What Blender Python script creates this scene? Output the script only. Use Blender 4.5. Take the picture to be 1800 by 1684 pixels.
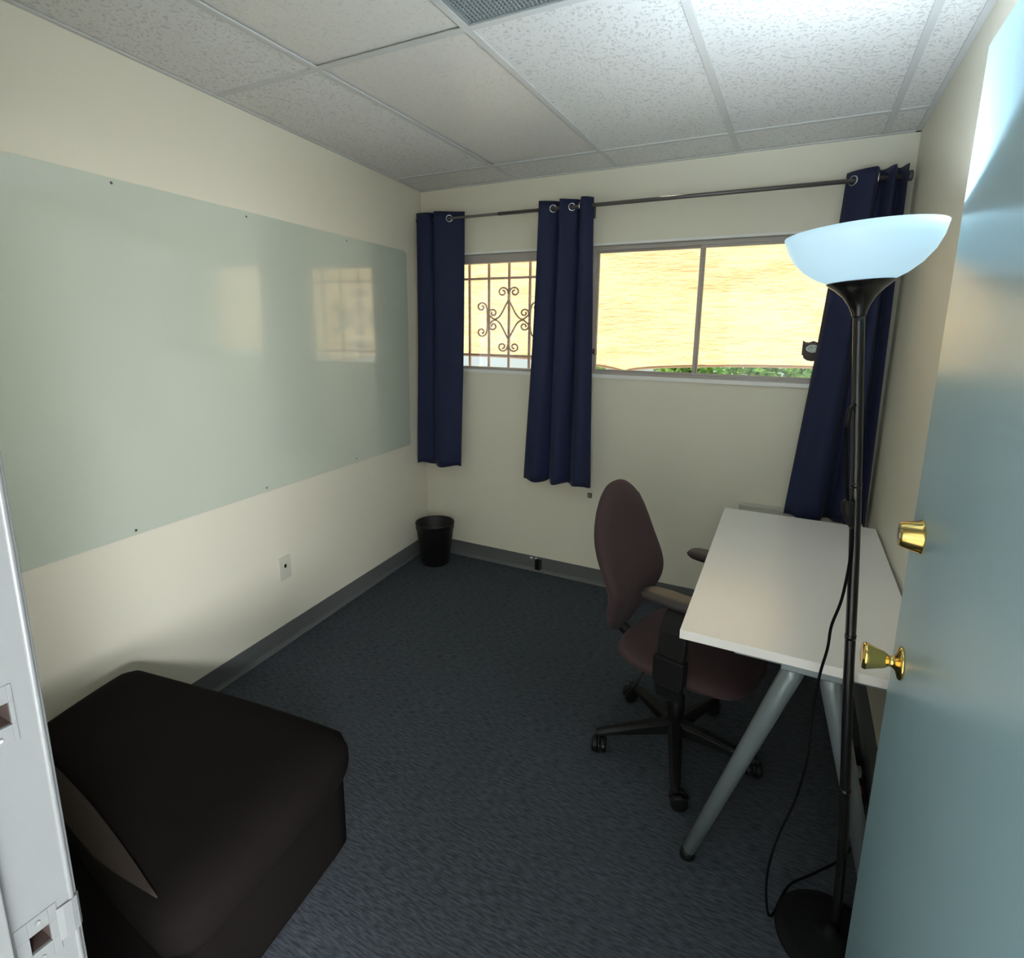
import bpy, bmesh, math, random
from mathutils import Vector, Matrix, noise
random.seed(7)
PI = math.pi
C = bpy.context.scene.collection
for o in list(bpy.data.objects):
    bpy.data.objects.remove(o)
sc = bpy.context.scene

# ------------------------------------------------------------------ camera
F_PX, YAW, PITCH, ROLL = 967.48, -0.4593, -0.1939, 0.0148
CAM = Vector((2.2819, -3.0753, 1.5252))
PX, PY = 20.46, -65.15
cd = bpy.data.cameras.new('camera'); cam = bpy.data.objects.new('camera', cd); C.objects.link(cam)
fw = Vector((math.sin(YAW)*math.cos(PITCH), math.cos(YAW)*math.cos(PITCH), math.sin(PITCH)))
r0 = Vector((math.cos(YAW), -math.sin(YAW), 0)); u0 = r0.cross(fw)
rt = r0*math.cos(ROLL)+u0*math.sin(ROLL); up = -r0*math.sin(ROLL)+u0*math.cos(ROLL)
cam.matrix_world = Matrix(((rt.x, up.x, -fw.x, CAM.x), (rt.y, up.y, -fw.y, CAM.y), (rt.z, up.z, -fw.z, CAM.z), (0, 0, 0, 1)))
cd.sensor_fit = 'HORIZONTAL'; cd.sensor_width = 36.0; cd.lens = 36.0*F_PX/1800
cd.shift_x = -PX/1800; cd.shift_y = PY/1800
cd.clip_start = 0.02; cd.clip_end = 200
sc.camera = cam

# ------------------------------------------------------------------ world, sun, exposure
w = bpy.data.worlds.new('sky'); sc.world = w; w.use_nodes = True
bg = w.node_tree.nodes['Background']; bg.inputs[0].default_value = (0.78, 0.88, 1.0, 1); bg.inputs[1].default_value = 0.72
sd = bpy.data.lights.new('sun', 'SUN'); sun = bpy.data.objects.new('sun', sd); C.objects.link(sun)
sd.energy = 4.3; sd.color = (1.0, 0.9, 0.74); sd.angle = math.radians(1.0)
sun.rotation_euler = Vector((0.25, -0.78, -0.70)).to_track_quat('-Z', 'Y').to_euler()
hl = bpy.data.lights.new('hall_light', 'AREA'); hlo = bpy.data.objects.new('hall_light', hl); C.objects.link(hlo)
hl.shape = 'RECTANGLE'; hl.size = 1.2; hl.size_y = 0.6; hl.energy = 130; hl.color = (0.90, 0.95, 1.0)
hlo.location = (5.2, -4.6, 2.38)
# fill light added in the unseen hallway to brighten the left wall
gl = bpy.data.lights.new('hall_fill', 'AREA'); glo = bpy.data.objects.new('hall_fill', gl); C.objects.link(glo)
gl.shape = 'RECTANGLE'; gl.size = 4.6; gl.size_y = 1.9; gl.energy = 275; gl.color = (0.93, 0.96, 1.0)
glo.location = (7.6, -5.7, 1.35)
glo.rotation_euler = (Vector((1.0, -2.0, 1.2))-Vector((7.6, -5.7, 1.35))).to_track_quat('-Z', 'Y').to_euler()
sc.view_settings.view_transform = 'Standard'; sc.view_settings.look = 'None'
sc.view_settings.gamma = 1.0; sc.view_settings.use_curve_mapping = False
sc.view_settings.exposure = 1.62

# ------------------------------------------------------------------ helpers
def tag(o, label=None, cat=None, group=None, kind=None):
    if label: o['label'] = label
    if cat: o['category'] = cat
    if group: o['group'] = group
    if kind: o['kind'] = kind
    return o

def obj(name, bm, m, parent=None, smooth=False, bevel=0, sub=0, solid=0):
    bmesh.ops.recalc_face_normals(bm, faces=bm.faces)
    me = bpy.data.meshes.new(name); bm.to_mesh(me); bm.free()
    if m: me.materials.append(m)
    o = bpy.data.objects.new(name, me); C.objects.link(o)
    if parent: o.parent = parent
    if smooth:
        for p in me.polygons: p.use_smooth = True
    if solid:
        md = o.modifiers.new('solid', 'SOLIDIFY'); md.thickness = solid; md.offset = 0
    if bevel:
        md = o.modifiers.new('bevel', 'BEVEL'); md.width = bevel; md.segments = 3; md.limit_method = 'ANGLE'; md.angle_limit = math.radians(40)
    if sub:
        md = o.modifiers.new('sub', 'SUBSURF'); md.levels = sub; md.render_levels = sub
    return o

def thing(name, label, cat, loc=(0, 0, 0), rz=0, group=None, kind=None):
    o = bpy.data.objects.new(name, None); C.objects.link(o)
    o.location = loc; o.rotation_euler = (0, 0, rz); o.empty_display_size = 0.1
    return tag(o, label, cat, group, kind)

def box(bm, x0, x1, y0, y1, z0, z1, M=None):
    co = [(x, y, z) for z in (z0, z1) for y in (y0, y1) for x in (x0, x1)]
    v = [bm.verts.new(Vector(c) if M is None else M @ Vector(c)) for c in co]
    for f in ((0, 2, 3, 1), (4, 5, 7, 6), (0, 1, 5, 4), (2, 6, 7, 3), (0, 4, 6, 2), (1, 3, 7, 5)):
        bm.faces.new([v[i] for i in f])
    return bm

def B(*a, **k):
    return box(bmesh.new(), *a, **k)

def prism(bm, poly, z0, z1):
    a = [bm.verts.new((x, y, z0)) for x, y in poly]; b = [bm.verts.new((x, y, z1)) for x, y in poly]
    bm.faces.new(a[::-1]); bm.faces.new(b)
    n = len(poly)
    for i in range(n): bm.faces.new([a[i], a[(i+1) % n], b[(i+1) % n], b[i]])
    return bm

def frames(pts):
    pts = [Vector(p) for p in pts]; out = []
    t0 = (pts[1]-pts[0]).normalized()
    n = t0.orthogonal().normalized()
    for i, p in enumerate(pts):
        t = (pts[min(i+1, len(pts)-1)]-pts[max(i-1, 0)])
        if t.length < 1e-9: t = t0
        t.normalize(); n = (n-t*n.dot(t))
        if n.length < 1e-6: n = t.orthogonal()
        n.normalize(); out.append((p, n.copy(), t.cross(n))); t0 = t
    return out

def tube(bm, pts, r, seg=10, cap=True, closed=False):
    rr = r if isinstance(r, (list, tuple)) else [r]*len(pts)
    rings = []
    for (p, n, b), q in zip(frames(pts), rr):
        rings.append([bm.verts.new(p+(n*math.cos(2*PI*k/seg)+b*math.sin(2*PI*k/seg))*q) for k in range(seg)])
    for i in range(len(rings)-1):
        for k in range(seg):
            bm.faces.new([rings[i][k], rings[i][(k+1) % seg], rings[i+1][(k+1) % seg], rings[i+1][k]])
    if cap:
        bm.faces.new(rings[0][::-1]); bm.faces.new(rings[-1])
    return bm

def T(pts, r, seg=10, **k):
    return tube(bmesh.new(), pts, r, seg, **k)

def lathe(bm, prof, seg=32, M=None, close=False):
    """prof: list of (r, z) around z axis"""
    rings = []
    for r, z in prof:
        if r < 1e-6:
            v = bm.verts.new((0, 0, z)); rings.append([v]*seg)
        else:
            rings.append([bm.verts.new((r*math.cos(2*PI*k/seg), r*math.sin(2*PI*k/seg), z)) for k in range(seg)])
    for i in range(len(rings)-1):
        a, b = rings[i], rings[i+1]
        for k in range(seg):
            q = [a[k], a[(k+1) % seg], b[(k+1) % seg], b[k]]
            u = []
            for v in q:
                if v not in u: u.append(v)
            if len(u) > 2: bm.faces.new(u)
    if M is not None: bmesh.ops.transform(bm, matrix=M, verts=bm.verts)
    return bm

def cat_rom(pts, n):
    """smooth resample"""
    P = [Vector(p) for p in pts]; P = [P[0]*2-P[1]]+P+[P[-1]*2-P[-2]]
    out = []
    for i in range(1, len(P)-2):
        for k in range(n):
            t = k/n; a, b, c, d = P[i-1], P[i], P[i+1], P[i+2]
            out.append(0.5*((2*b)+(c-a)*t+(2*a-5*b+4*c-d)*t*t+(3*b-a-3*c+d)*t*t*t))
    out.append(P[-2]); return out

# ------------------------------------------------------------------ materials
def mat(name, col, rough=0.5, metal=0.0, spec=0.5, emis=None, estr=0, coat=0):
    m = bpy.data.materials.new(name); m.use_nodes = True
    b = m.node_tree.nodes['Principled BSDF']
    b.inputs['Base Color'].default_value = (*col, 1); b.inputs['Roughness'].default_value = rough
    b.inputs['Metallic'].default_value = metal; b.inputs['Specular IOR Level'].default_value = spec
    b.inputs['Coat Weight'].default_value = coat
    if emis:
        b.inputs['Emission Color'].default_value = (*emis, 1); b.inputs['Emission Strength'].default_value = estr
    return m

def noisy(m, scale=50, bump=0.1, dist=0.002, c2=None, detail=3, stretch=(1, 1, 1), kind='noise', fac=(0.35, 0.65)):
    nt = m.node_tree; b = nt.nodes['Principled BSDF']
    tc = nt.nodes.new('ShaderNodeTexCoord'); mp = nt.nodes.new('ShaderNodeMapping'); mp.inputs['Scale'].default_value = stretch
    nt.links.new(tc.outputs['Object'], mp.inputs['Vector'])
    if kind == 'noise':
        n = nt.nodes.new('ShaderNodeTexNoise'); n.inputs['Scale'].default_value = scale; n.inputs['Detail'].default_value = detail; out = n.outputs['Fac']
    else:
        n = nt.nodes.new('ShaderNodeTexVoronoi'); n.inputs['Scale'].default_value = scale; out = n.outputs['Distance']
    nt.links.new(mp.outputs['Vector'], n.inputs['Vector'])
    if bump:
        bp = nt.nodes.new('ShaderNodeBump'); bp.inputs['Strength'].default_value = bump; bp.inputs['Distance'].default_value = dist
        nt.links.new(out, bp.inputs['Height']); nt.links.new(bp.outputs['Normal'], b.inputs['Normal'])
    if c2:
        rp = nt.nodes.new('ShaderNodeValToRGB'); rp.color_ramp.elements[0].position = fac[0]; rp.color_ramp.elements[1].position = fac[1]
        rp.color_ramp.elements[0].color = b.inputs['Base Color'].default_value[:]; rp.color_ramp.elements[1].color = (*c2, 1)
        nt.links.new(out, rp.inputs['Fac']); nt.links.new(rp.outputs['Color'], b.inputs['Base Color'])
    return m

M_wall = noisy(mat('wall_paint', (0.79, 0.745, 0.61), 0.45, spec=0.4), 160, 0.10, 0.0015)
M_hall = noisy(mat('hall_paint', (0.72, 0.74, 0.74), 0.6), 120, 0.1, 0.001)
M_carpet = noisy(mat('navy_carpet', (0.036, 0.042, 0.050), 0.95, spec=0.08), 90, 0.6, 0.004, (0.092, 0.102, 0.118), 5, (0.35, 1.6, 1), fac=(0.3, 0.75))
M_base = noisy(mat('grey_vinyl', (0.12, 0.125, 0.12), 0.5), 30, 0.05, 0.001)
M_bar = mat('grid_white', (0.62, 0.62, 0.60), 0.4)
M_board = noisy(mat('board_gloss', (0.60, 0.645, 0.535), 0.12, spec=1.0, coat=0.6), 3, 0.04, 0.002, detail=1)
M_screw = mat('screw_steel', (0.25, 0.26, 0.28), 0.35, 0.8)
M_alu = mat('window_frame_grey', (0.45, 0.41, 0.38), 0.45, 0.1)
M_white = mat('trim_white', (0.88, 0.87, 0.83), 0.4)
M_iron = mat('grille_iron', (0.50, 0.38, 0.38), 0.6)
M_navy = noisy(mat('navy_fabric', (0.014, 0.019, 0.060), 0.72, spec=0.3), 900, 0.15, 0.0006)
M_navy.node_tree.nodes['Principled BSDF'].inputs['Sheen Weight'].default_value = 0.05
M_rod = mat('rod_pewter', (0.17, 0.155, 0.15), 0.5, 0.7)
M_ring = mat('grommet_silver', (0.55, 0.56, 0.58), 0.25, 1.0)
M_desk = mat('desk_white', (0.90, 0.86, 0.81), 0.26, spec=1.0)
M_leg = mat('desk_leg_grey', (0.24, 0.28, 0.29), 0.35, 0.3)
M_black = mat('black_plastic', (0.007, 0.007, 0.007), 0.5, spec=0.25)
M_pole = mat('black_metal', (0.010, 0.009, 0.009), 0.25, 0.2, coat=0.3)
M_cord = mat('black_cord', (0.005, 0.004, 0.005), 0.8, spec=0.1)
M_chair = noisy(mat('plum_black_fabric', (0.058, 0.034, 0.036), 0.8, spec=0.2), 600, 0.25, 0.001)
M_chair.node_tree.nodes['Principled BSDF'].inputs['Sheen Weight'].default_value = 0.04
M_arm = mat('arm_pad', (0.045, 0.036, 0.034), 0.40)
M_otto = noisy(mat('dark_brown_fabric', (0.0082, 0.0066, 0.0060), 0.95, spec=0.05), 500, 0.3, 0.001)
M_bin = noisy(mat('black_bin_plastic', (0.008, 0.007, 0.007), 0.5), 300, 0.1, 0.001)
M_brass = mat('polished_brass', (0.86, 0.60, 0.20), 0.14, 1.0)
M_door = noisy(mat('door_paint_blue', (0.35, 0.52, 0.58), 0.26, spec=0.5), 60, 0.05, 0.0015, stretch=(1, 1, 0.3))
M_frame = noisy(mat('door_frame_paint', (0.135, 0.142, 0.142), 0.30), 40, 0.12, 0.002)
M_hole = mat('strike_cavity', (0.05, 0.030, 0.024), 0.8)
M_plate = mat('ivory_plate', (0.62, 0.61, 0.50), 0.35)
M_bowl = mat('lit_white_bowl', (0.5, 0.6, 0.66), 0.4, emis=(0.50, 0.80, 0.98), estr=0.22)
M_bulb = mat('bulb_lit', (1, 1, 1), 0.4, emis=(0.75, 0.9, 1.0), estr=9)
M_sill = mat('wall_box_cream', (0.62, 0.60, 0.52), 0.5)
M_knobwood = mat('bronze_knob', (0.16, 0.12, 0.08), 0.4, 0.4)

def tile_mat(name, base, dark, scale, smooth=False):
    m = mat(name, base, 0.65 if not smooth else 0.38, spec=0.3 if not smooth else 0.45); nt = m.node_tree; b = nt.nodes['Principled BSDF']
    tc = nt.nodes.new('ShaderNodeTexCoord')
    mp = nt.nodes.new('ShaderNodeMapping'); mp.inputs['Scale'].default_value = (1, 1, 1)
    nt.links.new(tc.outputs['Object'], mp.inputs['Vector'])
    n0 = nt.nodes.new('ShaderNodeTexNoise'); n0.inputs['Scale'].default_value = 25
    mx = nt.nodes.new('ShaderNodeVectorMath'); mx.operation = 'MULTIPLY_ADD'; mx.inputs[1].default_value = (0.03, 0.03, 0.03)
    nt.links.new(mp.outputs['Vector'], n0.inputs['Vector'])
    nt.links.new(n0.outputs['Color'], mx.inputs[0]); nt.links.new(mp.outputs['Vector'], mx.inputs[2])
    n1 = nt.nodes.new('ShaderNodeTexNoise'); n1.inputs['Scale'].default_value = scale; n1.inputs['Detail'].default_value = 2.0
    nt.links.new(mx.outputs[0], n1.inputs['Vector'])
    rp = nt.nodes.new('ShaderNodeValToRGB')
    e = rp.color_ramp.elements; e[0].position = 0.57; e[0].color = (1, 1, 1, 1); e[1].position = 0.63; e[1].color = (0, 0, 0, 1)
    nt.links.new(n1.outputs['Fac'], rp.inputs['Fac'])
    bp = nt.nodes.new('ShaderNodeBump'); bp.inputs['Strength'].default_value = 0.55 if not smooth else 0.35; bp.inputs['Distance'].default_value = 0.004
    if smooth: bp.invert = True
    nt.links.new(rp.outputs['Color'], bp.inputs['Height']); nt.links.new(bp.outputs['Normal'], b.inputs['Normal'])
    mc = nt.nodes.new('ShaderNodeMix'); mc.data_type = 'RGBA'
    mc.inputs[6].default_value = (*dark, 1); mc.inputs[7].default_value = (*base, 1)
    nt.links.new(rp.outputs['Color'], mc.inputs[0]); nt.links.new(mc.outputs[2], b.inputs['Base Color'])
    return m
M_tile = tile_mat('fissured_tile', (0.80, 0.785, 0.755), (0.64, 0.63, 0.61), 92)
M_tile_s = tile_mat('embossed_vinyl_tile', (0.78, 0.745, 0.69), (0.72, 0.69, 0.64), 85, True)
M_grid = mat('eggcrate_grey', (0.28, 0.31, 0.31), 0.5)

def glass_mat(name, tint):
    m = bpy.data.materials.new(name); m.use_nodes = True; nt = m.node_tree; nt.nodes.clear()
    o = nt.nodes.new('ShaderNodeOutputMaterial'); mx = nt.nodes.new('ShaderNodeMixShader'); t = nt.nodes.new('ShaderNodeBsdfTransparent')
    g = nt.nodes.new('ShaderNodeBsdfGlossy'); g.inputs['Roughness'].default_value = 0.02
    f = nt.nodes.new('ShaderNodeFresnel'); f.inputs['IOR'].default_value = 1.45
    t.inputs[0].default_value = (*tint, 1)
    nt.links.new(f.outputs[0], mx.inputs[0]); nt.links.new(t.outputs[0], mx.inputs[1]); nt.links.new(g.outputs[0], mx.inputs[2]); nt.links.new(mx.outputs[0], o.inputs[0])
    return m
M_glass = glass_mat('window_glass', (0.93, 0.95, 0.93))

def tarp_mat():
    m = bpy.data.materials.new('shade_cloth_beige'); m.use_nodes = True; nt = m.node_tree; nt.nodes.clear()
    o = nt.nodes.new('ShaderNodeOutputMaterial'); mx = nt.nodes.new('ShaderNodeMixShader'); mx.inputs[0].default_value = 0.6
    d = nt.nodes.new('ShaderNodeBsdfDiffuse'); t = nt.nodes.new('ShaderNodeBsdfTranslucent')
    tc = nt.nodes.new('ShaderNodeTexCoord'); mp = nt.nodes.new('ShaderNodeMapping'); mp.inputs['Scale'].default_value = (3.0, 1, 16)
    mp.inputs['Rotation'].default_value = (0, 0.06, 0)
    n = nt.nodes.new('ShaderNodeTexNoise'); n.inputs['Scale'].default_value = 3.2; n.inputs['Detail'].default_value = 6; n.inputs['Roughness'].default_value = 0.62
    nt.links.new(tc.outputs['Object'], mp.inputs[0]); nt.links.new(mp.outputs[0], n.inputs['Vector'])
    rp = nt.nodes.new('ShaderNodeValToRGB'); e = rp.color_ramp.elements
    e[0].position = 0.36; e[0].color = (0.64, 0.46, 0.26, 1); e[1].position = 0.56; e[1].color = (0.76, 0.57, 0.34, 1)
    nt.links.new(n.outputs['Fac'], rp.inputs[0])
    b = nt.nodes.new('ShaderNodeBump'); b.inputs['Strength'].default_value = 0.8; b.inputs['Distance'].default_value = 0.03
    nt.links.new(n.outputs['Fac'], b.inputs['Height'])
    for s in (d, t):
        nt.links.new(rp.outputs[0], s.inputs['Color']); nt.links.new(b.outputs[0], s.inputs['Normal'])
    nt.links.new(d.outputs[0], mx.inputs[1]); nt.links.new(t.outputs[0], mx.inputs[2]); nt.links.new(mx.outputs[0], o.inputs[0])
    return m
M_tarp = tarp_mat()

# ------------------------------------------------------------------ room shell
W, H = 2.652, 2.409
SK = 0.0988
YF = -2.833          # room face of the front wall
YH = -2.965          # hall face
HY = -8.2; HX = 8.6
def lw(y): return -SK*y
TH = 0.14

def S(name, bm, m, label, parent=None, **k):
    o = obj(name, bm, m, parent, **k)
    if parent is None: tag(o, label, None, None, 'structure')
    return o

S('floor', B(-1.2, HX, -2.90, 0.02, -0.12, 0), M_carpet, 'dark navy blue low pile carpet floor')
S('floor_hall', B(-1.2, HX, HY, -2.90, -0.12, 0), noisy(mat('hall_vinyl', (0.62, 0.60, 0.56), 0.35), 4, 0.02, 0.001), 'pale vinyl floor of the hallway outside the office')
bm = prism(bmesh.new(), [(lw(0.12), 0.12), (lw(YF), YF), (lw(YF)-TH, YF), (lw(0.12)-TH, 0.12)], 0, H+0.2)
S('wall_left', bm, M_wall, 'off-white painted left wall behind the whiteboard')
S('wall_right', B(W, W+TH, YH, 0.12, 0, H+0.2), M_wall, 'off-white painted right wall behind desk and door')

WIN = [(0.14, 0.93, 1.285, 2.010), (1.165, 2.46, 1.290, 2.018)]
def wall_holes(x0, x1, z0, z1, y0, y1, holes):
    xs = sorted({x0, x1, *[h[0] for h in holes], *[h[1] for h in holes]}); zs = sorted({z0, z1, *[h[2] for h in holes], *[h[3] for h in holes]})
    bm = bmesh.new()
    for i in range(len(xs)-1):
        for j in range(len(zs)-1):
            cx, cz = (xs[i]+xs[i+1])/2, (zs[j]+zs[j+1])/2
            if any(h[0] < cx < h[1] and h[2] < cz < h[3] for h in holes): continue
            box(bm, xs[i], xs[i+1], y0, y1, zs[j], zs[j+1])
    bmesh.ops.remove_doubles(bm, verts=bm.verts, dist=1e-5)
    # drop the inner duplicate faces
    seen = {}
    for f in list(bm.faces):
        k = tuple(sorted(v.index for v in f.verts)) if False else tuple(sorted((round(v.co.x, 4), round(v.co.y, 4), round(v.co.z, 4)) for v in f.verts))
        seen.setdefault(k, []).append(f)
    dead = [f for l in seen.values() if len(l) > 1 for f in l]
    if dead: bmesh.ops.delete(bm, geom=dead, context='FACES_ONLY')
    return bm
S('wall_back', wall_holes(-0.02, W, 0, H+0.2, 0, 0.12, WIN), M_wall, 'off-white painted window wall with two sliding windows')

# front wall, left of and above the doorway
JX = 1.571; DX = 2.535; DH = 2.05
S('wall_front', wall_holes(-1.2, HX, 0, H+0.2, YH, YF, [(JX-0.03, DX+0.03, -0.001, DH+0.03)]), M_wall, 'front wall around the doorway the picture is taken from')
S('wall_hall_left', B(-1.34, -1.2, HY, YH, 0, H+0.2), M_hall, 'pale hallway wall at its left end')
S('wall_hall_right', B(HX, HX+0.14, HY, YH, 0, H+0.2), M_hall, 'pale hallway wall at its right end')
S('wall_hall_back', B(-1.34, HX+0.14, HY-TH, HY, 0, H+0.2), M_hall, 'pale hallway wall opposite the office doorway')

# ceiling: slab with tiles, grid bars and wall angles
ceil = S('ceiling', B(-1.34, HX+0.14, HY-TH, 0.12, H+0.06, H+0.2), M_hall, 'suspended ceiling of fissured white tiles in a metal grid')
S('ceiling_hall', B(-1.2, HX, HY, YH, H, H+0.05), M_hall, 'plain white ceiling of the hallway')
GX = [0.6907, 1.3007, 1.9107, 2.5207]
GY = [-0.2909, -1.5109, -2.7309]
cols = [(None, GX[0]), (GX[0], GX[1]), (GX[1], GX[2]), (GX[2], GX[3]), (GX[3], W)]
rows = [(GY[0], 0), (GY[1], GY[0]), (GY[2], GY[1]), (YF, GY[2])]
g = 0.007
for ci, (a, b) in enumerate(cols):
    for ri, (y0, y1) in enumerate(rows):
        if ci == 2 and ri == 2: continue
        ya, yb = y0+g, y1-g
        if a is None: poly = [(lw(ya)+0.002, ya), (b-g, ya), (b-g, yb), (lw(yb)+0.002, yb)]
        else: poly = [(a+g, ya), (b-g, ya), (b-g, yb), (a+g, yb)]
        sm = ci == 1 and ri in (1, 2)
        z = H+0.004 if not sm else H+0.009
        t = obj('ceiling_tile', prism(bmesh.new(), poly, z, z+0.016), M_tile_s if sm else M_tile, ceil)
        if sm: t['label'] = 'smoother embossed panel set a little higher in the grid'
def tbar(bm, x0, x1, y0, y1):
    box(bm, x0, x1, y0, y1, H-0.001, H+0.003)
    if x1-x0 < y1-y0: box(bm, (x0+x1)/2-0.002, (x0+x1)/2+0.002, y0, y1, H+0.003, H+0.04)
    else: box(bm, x0, x1, (y0+y1)/2-0.002, (y0+y1)/2+0.002, H+0.003, H+0.04)
    return bm
for x in GX:
    obj('grid_bar', tbar(bmesh.new(), x-0.012, x+0.012, YF, 0), M_bar, ceil)
for y in GY:
    xs = [lw(y)]+GX+[W]
    for i in range(5):
        x0 = xs[i]+(0.012 if i else 0); x1 = xs[i+1]-(0.012 if i < 4 else 0)
        obj('grid_bar', tbar(bmesh.new(), x0, x1, y-0.012, y+0.012), M_bar, ceil)
obj('wall_angle', B(0, W, -0.018, 0, H-0.003, H+0.002), M_bar, ceil)
obj('wall_angle', B(W-0.020, W, YF, 0, H-0.003, H+0.002), M_bar, ceil)
obj('wall_angle', prism(bmesh.new(), [(lw(0), 0), (lw(YF), YF), (lw(YF)+0.018, YF), (lw(0)+0.018, 0)], H-0.003, H+0.002), M_bar, ceil)

# return-air grille in the ceiling
gr = thing('air_return_grille', 'grey eggcrate return-air grille filling one ceiling grid bay at the top edge', 'vent', (0, 0, 0))
x0, x1, y0, y1 = GX[1]+0.012, GX[2]-0.012, GY[2]+0.012, GY[1]-0.012
bm = bmesh.new()
for a in (box(bm, x0, x1, y0, y0+0.008, H+0.001, H+0.02), box(bm, x0, x1, y1-0.008, y1, H+0.001, H+0.02), box(bm, x0, x0+0.008, y0+0.008, y1-0.008, H+0.001, H+0.02), box(bm, x1-0.008, x1, y0+0.008, y1-0.008, H+0.001, H+0.02)): pass
obj('grille_frame', bm, M_grid, gr)
bm = bmesh.new()
n = 46
for i in range(1, n): xx = x0+(x1-x0)*i/n; box(bm, xx-0.0014, xx+0.0014, y0+0.008, y1-0.008, H+0.003, H+0.032)
n = 92
for i in range(1, n): yy = y0+(y1-y0)*i/n; box(bm, x0+0.008, x1-0.008, yy-0.0010, yy+0.0010, H+0.004, H+0.032)
tag(obj('grille_cells', bm, M_grid, gr), kind='stuff')
obj('backing', B(x0, x1, y0, y1, H+0.035, H+0.04), mat('duct_dark', (0.06, 0.065, 0.065), 0.8), gr)

# baseboards: vinyl cove
def cove(L):
    bm = bmesh.new(); prof = [(0, 0), (0, 0.10), (0.004, 0.10), (0.005, 0.022), (0.009, 0.010), (0.016, 0.003), (0.017, 0)]
    a = [bm.verts.new((0, -p, z)) for p, z in prof]; b = [bm.verts.new((L, -p, z)) for p, z in prof]
    n = len(prof); bm.faces.new(a); bm.faces.new(b[::-1])
    for i in range(n): bm.faces.new([a[i], a[(i+1) % n], b[(i+1) % n], b[i]])
    return bm
o = S('baseboard_back', cove(W-0.002), M_base, 'dark grey vinyl baseboard under the windows'); o.location = (0.001, 0, 0)
Ll = math.hypot(YF, lw(YF))
o = S('baseboard_left', cove(Ll), M_base, 'dark grey vinyl baseboard along the left wall')
o.rotation_euler = (0, 0, math.atan2(-YF, -lw(YF))); o.location = (lw(YF), YF, 0)
bmv = cove(-YF); bmesh.ops.transform(bmv, matrix=Matrix.Diagonal((1, 1, 1.45, 1)), verts=bmv.verts)
o = S('baseboard_right', bmv, M_base, 'dark grey vinyl baseboard along the right wall under the desk')
o.rotation_euler = (0, 0, -PI/2); o.location = (W, 0, 0)

# ------------------------------------------------------------------ windows
def rect_frame(x0, x1, z0, z1, y0, y1, t, tt=None, tb=None):
    bm = bmesh.new(); tt = tt or t; tb = tb or t
    box(bm, x0, x1, y0, y1, z0, z0+tb); box(bm, x0, x1, y0, y1, z1-tt, z1)
    box(bm, x0, x0+t, y0, y1, z0+tb, z1-tt); box(bm, x1-t, x1, y0, y1, z0+tb, z1-tt)
    return bm
for i, (x0, x1, z0, z1) in enumerate(WIN):
    wn = thing('window_%d' % (i+1), ['small barred window between the two left curtains', 'wide two pane sliding window right of the middle curtain'][i], 'window', ((x0+x1)/2, 0, z0), kind='structure')
    def wp(name, bm, m, **k):
        bmesh.ops.translate(bm, vec=(-(x0+x1)/2, 0, -z0), verts=bm.verts)
        return obj(name, bm, m, wn, **k)
    wp('reveal_trim', rect_frame(x0-0.008, x1+0.008, z0-0.008, z1+0.008, -0.010, 0.10, 0.012), M_white)
    wp('window_frame', rect_frame(x0+0.005, x1-0.005, z0+0.005, z1-0.005, 0.02, 0.07, 0.022, 0.022 if i else 0.05, 0.022), M_alu, bevel=0.002)
    if i == 0:
        wp('pane', B(x0+0.02, x1-0.02, 0.042, 0.046, z0+0.02, z1-0.04), M_glass)
        wp('sill', B(x0, x1, -0.006, 0.022, z0-0.002, z0+0.012), M_white, bevel=0.002)
    else:
        xm = 1.772
        wp('sash', rect_frame(x0+0.024, xm+0.012, z0+0.024, z1-0.024, 0.046, 0.062, 0.014), M_alu)
        wp('sash', rect_frame(xm-0.012, x1-0.024, z0+0.024, z1-0.024, 0.026, 0.042, 0.016), M_alu, bevel=0.002)
        wp('pane', B(x0+0.036, xm, 0.053, 0.056, z0+0.036, z1-0.036), M_glass)
        wp('pane', B(xm+0.002, x1-0.036, 0.033, 0.036, z0+0.036, z1-0.036), M_glass)
        wp('sill', B(x0, x1, -0.006, 0.022, z0-0.002, z0+0.012), M_white, bevel=0.002)
        wp('latch', B(x0+0.028, x0+0.044, 0.012, 0.046, z0+0.125, z0+0.155), M_rod, bevel=0.003)

# iron grille outside the small window
ig = thing('window_grille', 'wrought iron security grille with scrollwork outside the small left window', 'grille', (0.62, 0.14, 1.29))
YG = 0.14
kx = (YG-CAM.y)/(0.05-CAM.y)
def gp(x, z): return (CAM.x+(x-CAM.x)*kx-0.62, 0, CAM.z+(z-CAM.z)*kx-1.29)
for x in (0.045, 0.190, 0.333, 0.477, 0.621, 0.765, 0.908, 1.05):
    a = gp(x, 1.27); b = gp(x, 2.03)
    bm = bmesh.new(); box(bm, a[0]-0.0072, a[0]+0.0072, -0.0055, 0.0055, a[2], b[2]); obj('upright', bm, M_iron, ig)
for z in (1.388, 1.863):
    a = gp(0.03, z); b = gp(1.07, z)
    bm = bmesh.new(); box(bm, a[0], b[0], -0.009, -0.0055, a[2]-0.0072, a[2]+0.0072); obj('rail', bm, M_iron, ig)
def curl(c, r, a0, turns, sgn, n=22):
    return [(c[0]+r*(1-0.72*k/n)*math.cos(a0+sgn*2*PI*turns*k/n), c[1]-r*(1-0.72*k/n)*math.sin(a0+sgn*2*PI*turns*k/n)) for k in range(n+1)]
def scr(pts, name='scroll'):
    P = [gp(0.621+(p[0]-865)*0.000926, 1.611-(p[1]-1065)*0.000800) for p in pts]
    P = [(a, -0.0075, b) for a, _, b in P]
    obj(name, T(P, 0.0058, 6), M_iron, ig, smooth=True)
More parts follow.
